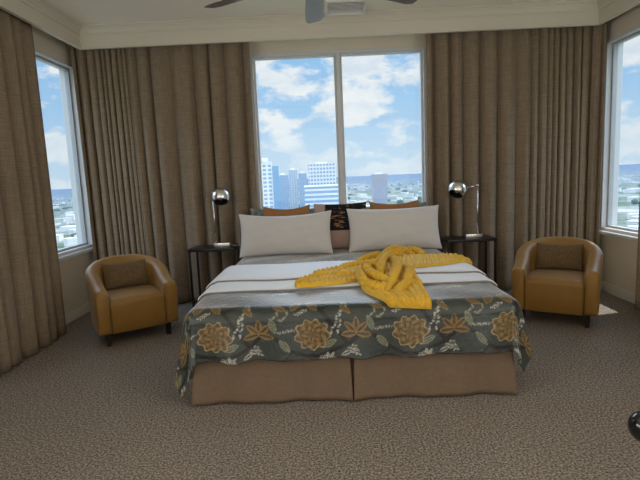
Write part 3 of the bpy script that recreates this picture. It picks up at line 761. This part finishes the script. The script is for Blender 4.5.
# ------------------------------------------------------------------ ceiling fan and air vent
fan = tag(empty('ceiling_fan', (0, 3.0, ZC - .16)), 'ceiling fan with taupe blades, only three blade tips in the photo', 'ceiling fan')
bm = bmesh.new(); lathe(bm, [(0, .16), (.07, .16), (.07, .12), (.03, .07), (.014, .05), (.014, -.07), (.014, -.17), (0, -.17)], (0, 0, 0), 28); mesh_obj('canopy', bm, 'fanmetal', fan)
bm = bmesh.new(); lathe(bm, [(0, -.16), (.05, -.165), (.105, -.19), (.115, -.23), (.115, -.28), (.09, -.315), (.05, -.33), (0, -.335)], (0, 0, 0), 36); mesh_obj('motor_housing', bm, 'fanmetal', fan)
for k, deg in enumerate((91, 149, 230, 307, 35)):
    a = math.radians(deg); mx = Matrix.Rotation(a, 4, 'Z')
    n = 26; u = np.linspace(0, 1, n); P = []
    hw = np.interp(u, [0, .1, .6, .93, 1], [.045, .055, .068, .066, .045])
    for i in range(n):
        ring = []
        for (c, zz) in ((-1, 0), (-.97, .003), (.97, .003), (1, 0), (.97, -.003), (-.97, -.003)):
            yy = c * hw[i]; ring.append((.17 + .68 * u[i], yy, zz - yy * .21 - .30))
        P.append(ring)
    bm = bmesh.new(); V = grid(bm, np.array(P), closed_v=True); bm.faces.new(V[0]); bm.faces.new(V[-1][::-1])
    bmesh.ops.recalc_face_normals(bm, faces=bm.faces[:])
    for v in bm.verts: v.co = mx @ v.co
    b_ = sharp(mesh_obj('blade', bm, 'fan', fan), 40)
    bm = bmesh.new(); bx(bm, .095, .24, -.02, .02, -.296, -.288, .002, 1)
    for v in bm.verts: v.co = mx @ v.co
    mesh_obj('blade_arm', bm, 'fanmetal', b_)
vent = tag(empty('air_vent', (.285, 4.83, ZC)), 'square white slatted air vent on the ceiling behind the fan', 'air vent')
hv = .185
bm = bmesh.new()
for s in (-1, 1):
    bx(bm, s * hv - .012, s * hv + .012, -hv - .012, hv + .012, -.052, 0, .003, 1)
    bx(bm, -hv + .012, hv - .012, s * hv - .012, s * hv + .012, -.052, 0, .003, 1)
sharp(mesh_obj('vent_frame', bm, 'vent', vent))
box('vent_backing', -hv + .012, hv - .012, -hv + .012, hv - .012, -.012, -.002, 'ventdark', vent)
for k in range(10):
    y = -hv + .035 + k * (2 * hv - .07) / 9
    bm = bmesh.new(); bx(bm, -hv + .012, hv - .012, -.0125, .0125, -.002, .002)
    for v in bm.verts: v.co = Matrix.Translation((0, y, -.036)) @ Matrix.Rotation(math.radians(12), 4, 'X') @ v.co
    mesh_obj('slat', bm, 'vent', vent, smooth=False)

# ------------------------------------------------------------------ black knob-topped post at the right edge
post = tag(empty('floor_stand', (1.42, 1.62, 0)), 'black stand whose glossy round knob shows at the lower right edge of the photo', 'stand')
bm = bmesh.new(); lathe(bm, [(0, 0), (.13, 0), (.13, .012), (.03, .025), (.014, .04), (0, .04)], (0, 0, 0), 36); mesh_obj('base', bm, 'gloss', post)
bm = bmesh.new(); tube(bm, [tuple(p) for p in spline([(0, 0, .03), (0, 0, .2), (0, 0, .36), (-.03, 0, .43), (-.12, 0, .448), (-.27, 0, .448)], 40)], .012, 14); mesh_obj('pole', bm, 'gloss', post)
bm = bmesh.new(); lathe(bm, [(0, -.056)] + [(.052 * math.sin(a), -.056 * math.cos(a)) for a in np.linspace(.05, PI - .05, 24)] + [(0, .056)], (-.312, 0, .448), 36); mesh_obj('knob', bm, 'gloss', post)

# ------------------------------------------------------------------ the city outside
GZ = -78.0
def ground_build(nt, b, vec):
    mp = nt.nodes.new('ShaderNodeMapping'); nt.links.new(vec, mp.inputs[0])
    v = nt.nodes.new('ShaderNodeTexVoronoi'); v.inputs['Scale'].default_value = .016; nt.links.new(mp.outputs[0], v.inputs['Vector'])
    n1 = noisen(nt, mp.outputs[0], .006, 6, .65); n2 = noisen(nt, mp.outputs[0], .05, 4, .7)
    g = rampn(nt, n2, [(.32, (.035, .06, .03)), (.5, (.07, .11, .055)), (.66, (.20, .22, .17))])
    u = rampn(nt, v.outputs['Color'], [(.2, (.20, .21, .20)), (.5, (.40, .39, .36)), (.8, (.15, .18, .14))])
    f = rampn(nt, n1, [(.44, (0, 0, 0)), (.60, (1, 1, 1))])
    nt.links.new(mixn(nt, f, g, u), b.inputs['Base Color'])
M['ground'] = mat('city_ground', (.3, .35, .25), .95, spec=.05, build=ground_build)
bm = bmesh.new(); lathe(bm, [(0, 0), (300, 0), (2500, 0), (9000, -2), (30000, -6)], (0, 0, GZ), 64)
for f in bm.faces: f.normal_flip()
o = mesh_obj('ground', bm, 'ground'); struct(o)
# haze: real scattering air over the city
hm = bpy.data.materials.new('haze'); hm.use_nodes = True; hn = hm.node_tree; hn.nodes.clear()
hv_ = hn.nodes.new('ShaderNodeVolumePrincipled'); ho = hn.nodes.new('ShaderNodeOutputMaterial'); hn.links.new(hv_.outputs[0], ho.inputs['Volume'])
hv_.inputs['Color'].default_value = (.25, .35, .49, 1); hv_.inputs['Density'].default_value = .00026; hv_.inputs['Anisotropy'].default_value = .2

M['haze'] = hm
bm = bmesh.new(); bx(bm, -16000, 16000, 120, 26000, GZ + .5, -9); hz_o = mesh_obj('haze', bm, 'haze', smooth=False); hz_o['kind'] = 'stuff'
tag(hz_o, 'pale blue summer haze lying over the far city', 'haze')
def facade(name, wallc, bandc, floor_h, bay):
    def f(nt, b, vec):
        s = nt.nodes.new('ShaderNodeSeparateXYZ'); nt.links.new(vec, s.inputs[0])
        r = mathn(nt, 'FRACT', mathn(nt, 'DIVIDE', s.outputs[2], floor_h)); row = mathn(nt, 'GREATER_THAN', r, .45)
        hcoord = mathn(nt, 'ADD', s.outputs[0], s.outputs[1])
        c = mathn(nt, 'FRACT', mathn(nt, 'DIVIDE', hcoord, bay)); colm = mathn(nt, 'GREATER_THAN', c, .35)
        gm = nt.nodes.new('ShaderNodeNewGeometry'); sn = nt.nodes.new('ShaderNodeSeparateXYZ'); nt.links.new(gm.outputs['Normal'], sn.inputs[0])
        side = mathn(nt, 'LESS_THAN', mathn(nt, 'ABSOLUTE', sn.outputs[2]), .5)
        k = mathn(nt, 'MULTIPLY', mathn(nt, 'MULTIPLY', row, colm), side)
        nt.links.new(mixn(nt, k, wallc, bandc), b.inputs['Base Color'])
        b.inputs['Roughness'].default_value = .5
    return mat(name, wallc, .5, build=f)
def building(x, y, w, d, ztop, fm, label, rz=0, roofs=1, group=None, strip=None):
    h = ztop + CAM_H - GZ
    root = tag(empty('tower_building', (x, y, GZ), rz), label, 'building', group)
    bm = bmesh.new(); bx(bm, -w / 2, w / 2, -d / 2, d / 2, 0, h); mesh_obj('walls', bm, fm, root, smooth=False)
    bm = bmesh.new(); bx(bm, -w / 2 - .3, w / 2 + .3, -d / 2 - .3, d / 2 + .3, h, h + 1.2); mesh_obj('roof_slab', bm, RM, root, smooth=False)
    if roofs:
        bm = bmesh.new(); bx(bm, -w * .22, w * .2, -d * .25, d * .25, h + 1.2, h + 4.5); mesh_obj('plant_room', bm, RM, root, smooth=False)
    if strip:
        bm = bmesh.new(); bx(bm, strip[0] * w, strip[1] * w, -d / 2 - 1.2, -d / 2, 0, h - 3); mesh_obj('glass_bay', bm, strip[2], root, smooth=False)
    return root
RM = mat('roof_pale', (.6, .6, .58), .8)
F1 = facade('facade_white', (.66, .66, .65), (.22, .32, .43), 3.4, 4.2)
F2 = facade('facade_grey', (.42, .46, .52), (.18, .27, .38), 3.5, 5.0)
F3 = facade('facade_glass', (.28, .38, .48), (.14, .24, .38), 3.6, 3.4)
F4 = facade('facade_bands', (.62, .63, .64), (.20, .32, .46), 4.0, 400)
F5 = facade('facade_tan', (.24, .25, .29), (.36, .36, .40), 3.5, 4)
F6 = facade('facade_pale', (.60, .61, .62), (.20, .29, .40), 7, 6)
GLS = mat('blue_glass', (.18, .32, .46), .15)
building(-48.5, 410, 11.5, 18, 14, F1, 'white high-rise tower nearest the left edge of the middle window', .10, strip=(.5, .95, GLS))
building(-2.2, 930, 52, 24, 25, F6, 'broad pale apartment block standing tallest in the middle window', .05)
building(1.5, 430, 37, 24, -8.0, F4, 'long low office block with blue window bands in front of pale block', .03, 0)
building(-93, 1120, 22, 22, 9, F3, 'short bluish tower right beside the white high-rise', .2)
building(-63, 1010, 18, 20, 17.5, F2, 'grey tower left of the broad pale block', .1)
building(-52, 1220, 20, 20, 12.5, F3, 'bluish glass tower wedged just left of the broad pale block', .1)
building(151, 1310, 38, 30, 2, F5, 'dull grey mid-rise block standing alone near the horizon in the right pane', .1)
# small buildings and trees that nobody could count
TAKEN = [(-48.5, 410, 16), (-2.2, 930, 34), (1.5, 430, 26), (-93, 1120, 20), (-63, 1010, 18), (-52, 1220, 18), (151, 1310, 34)]
def scatter(name, n, ymin, ymax, size, hgt, m, seed, blob=False):
    r = np.random.default_rng(seed); bm = bmesh.new()
    for _ in range(n):
        dist = ymin * (ymax / ymin) ** r.random(); an = r.uniform(-1.75, 1.75); x, y = dist * math.sin(an), dist * math.cos(an)
        s = r.uniform(*size); hh = r.uniform(*hgt); rad = s * (1.75 if blob else 1.1)
        if any((x - a) ** 2 + (y - b) ** 2 < (rad + c) ** 2 for a, b, c in TAKEN): continue
        TAKEN.append((x, y, rad))
        if blob:
            t = bmesh.new(); bmesh.ops.create_icosphere(t, subdivisions=1, radius=1)
            merge(bm, t, 0, Matrix.Translation((x, y, GZ + hh * .4)) @ Matrix.Diagonal((s, s * r.uniform(.7, 1.6), hh * .6, 1)))
        else:
            t = bmesh.new(); bmesh.ops.create_cube(t, size=1)
            merge(bm, t, 0, Matrix.Translation((x, y, GZ + hh / 2)) @ Matrix.Rotation(r.uniform(0, 1.5), 4, 'Z') @ Matrix.Diagonal((s, s * r.uniform(.5, 1.8), hh, 1)))
    o = mesh_obj(name, bm, m, smooth=blob); o['kind'] = 'stuff'; return o
TREE = mat('tree_green', (.06, .10, .045), .9, spec=.1, vary=(.05, .7, 1.5, 3))
TREE2 = mat('far_tree_green', (.17, .23, .14), .9, spec=.1, vary=(.02, .7, 1.4, 3))
HOUSE = mat('house_pale', (.60, .59, .57), .8, vary=(.01, .7, 1.3, 2))
tag(scatter('distant_houses', 3000, 190, 5200, (8, 26), (4, 13), HOUSE, 3), 'pale low buildings scattered over the city far below the windows', 'buildings')
tag(scatter('distant_trees', 2600, 170, 4200, (6, 17), (6, 12), TREE, 4, True), 'green trees scattered between the low buildings far below', 'trees')
bpy.context.view_layer.update()
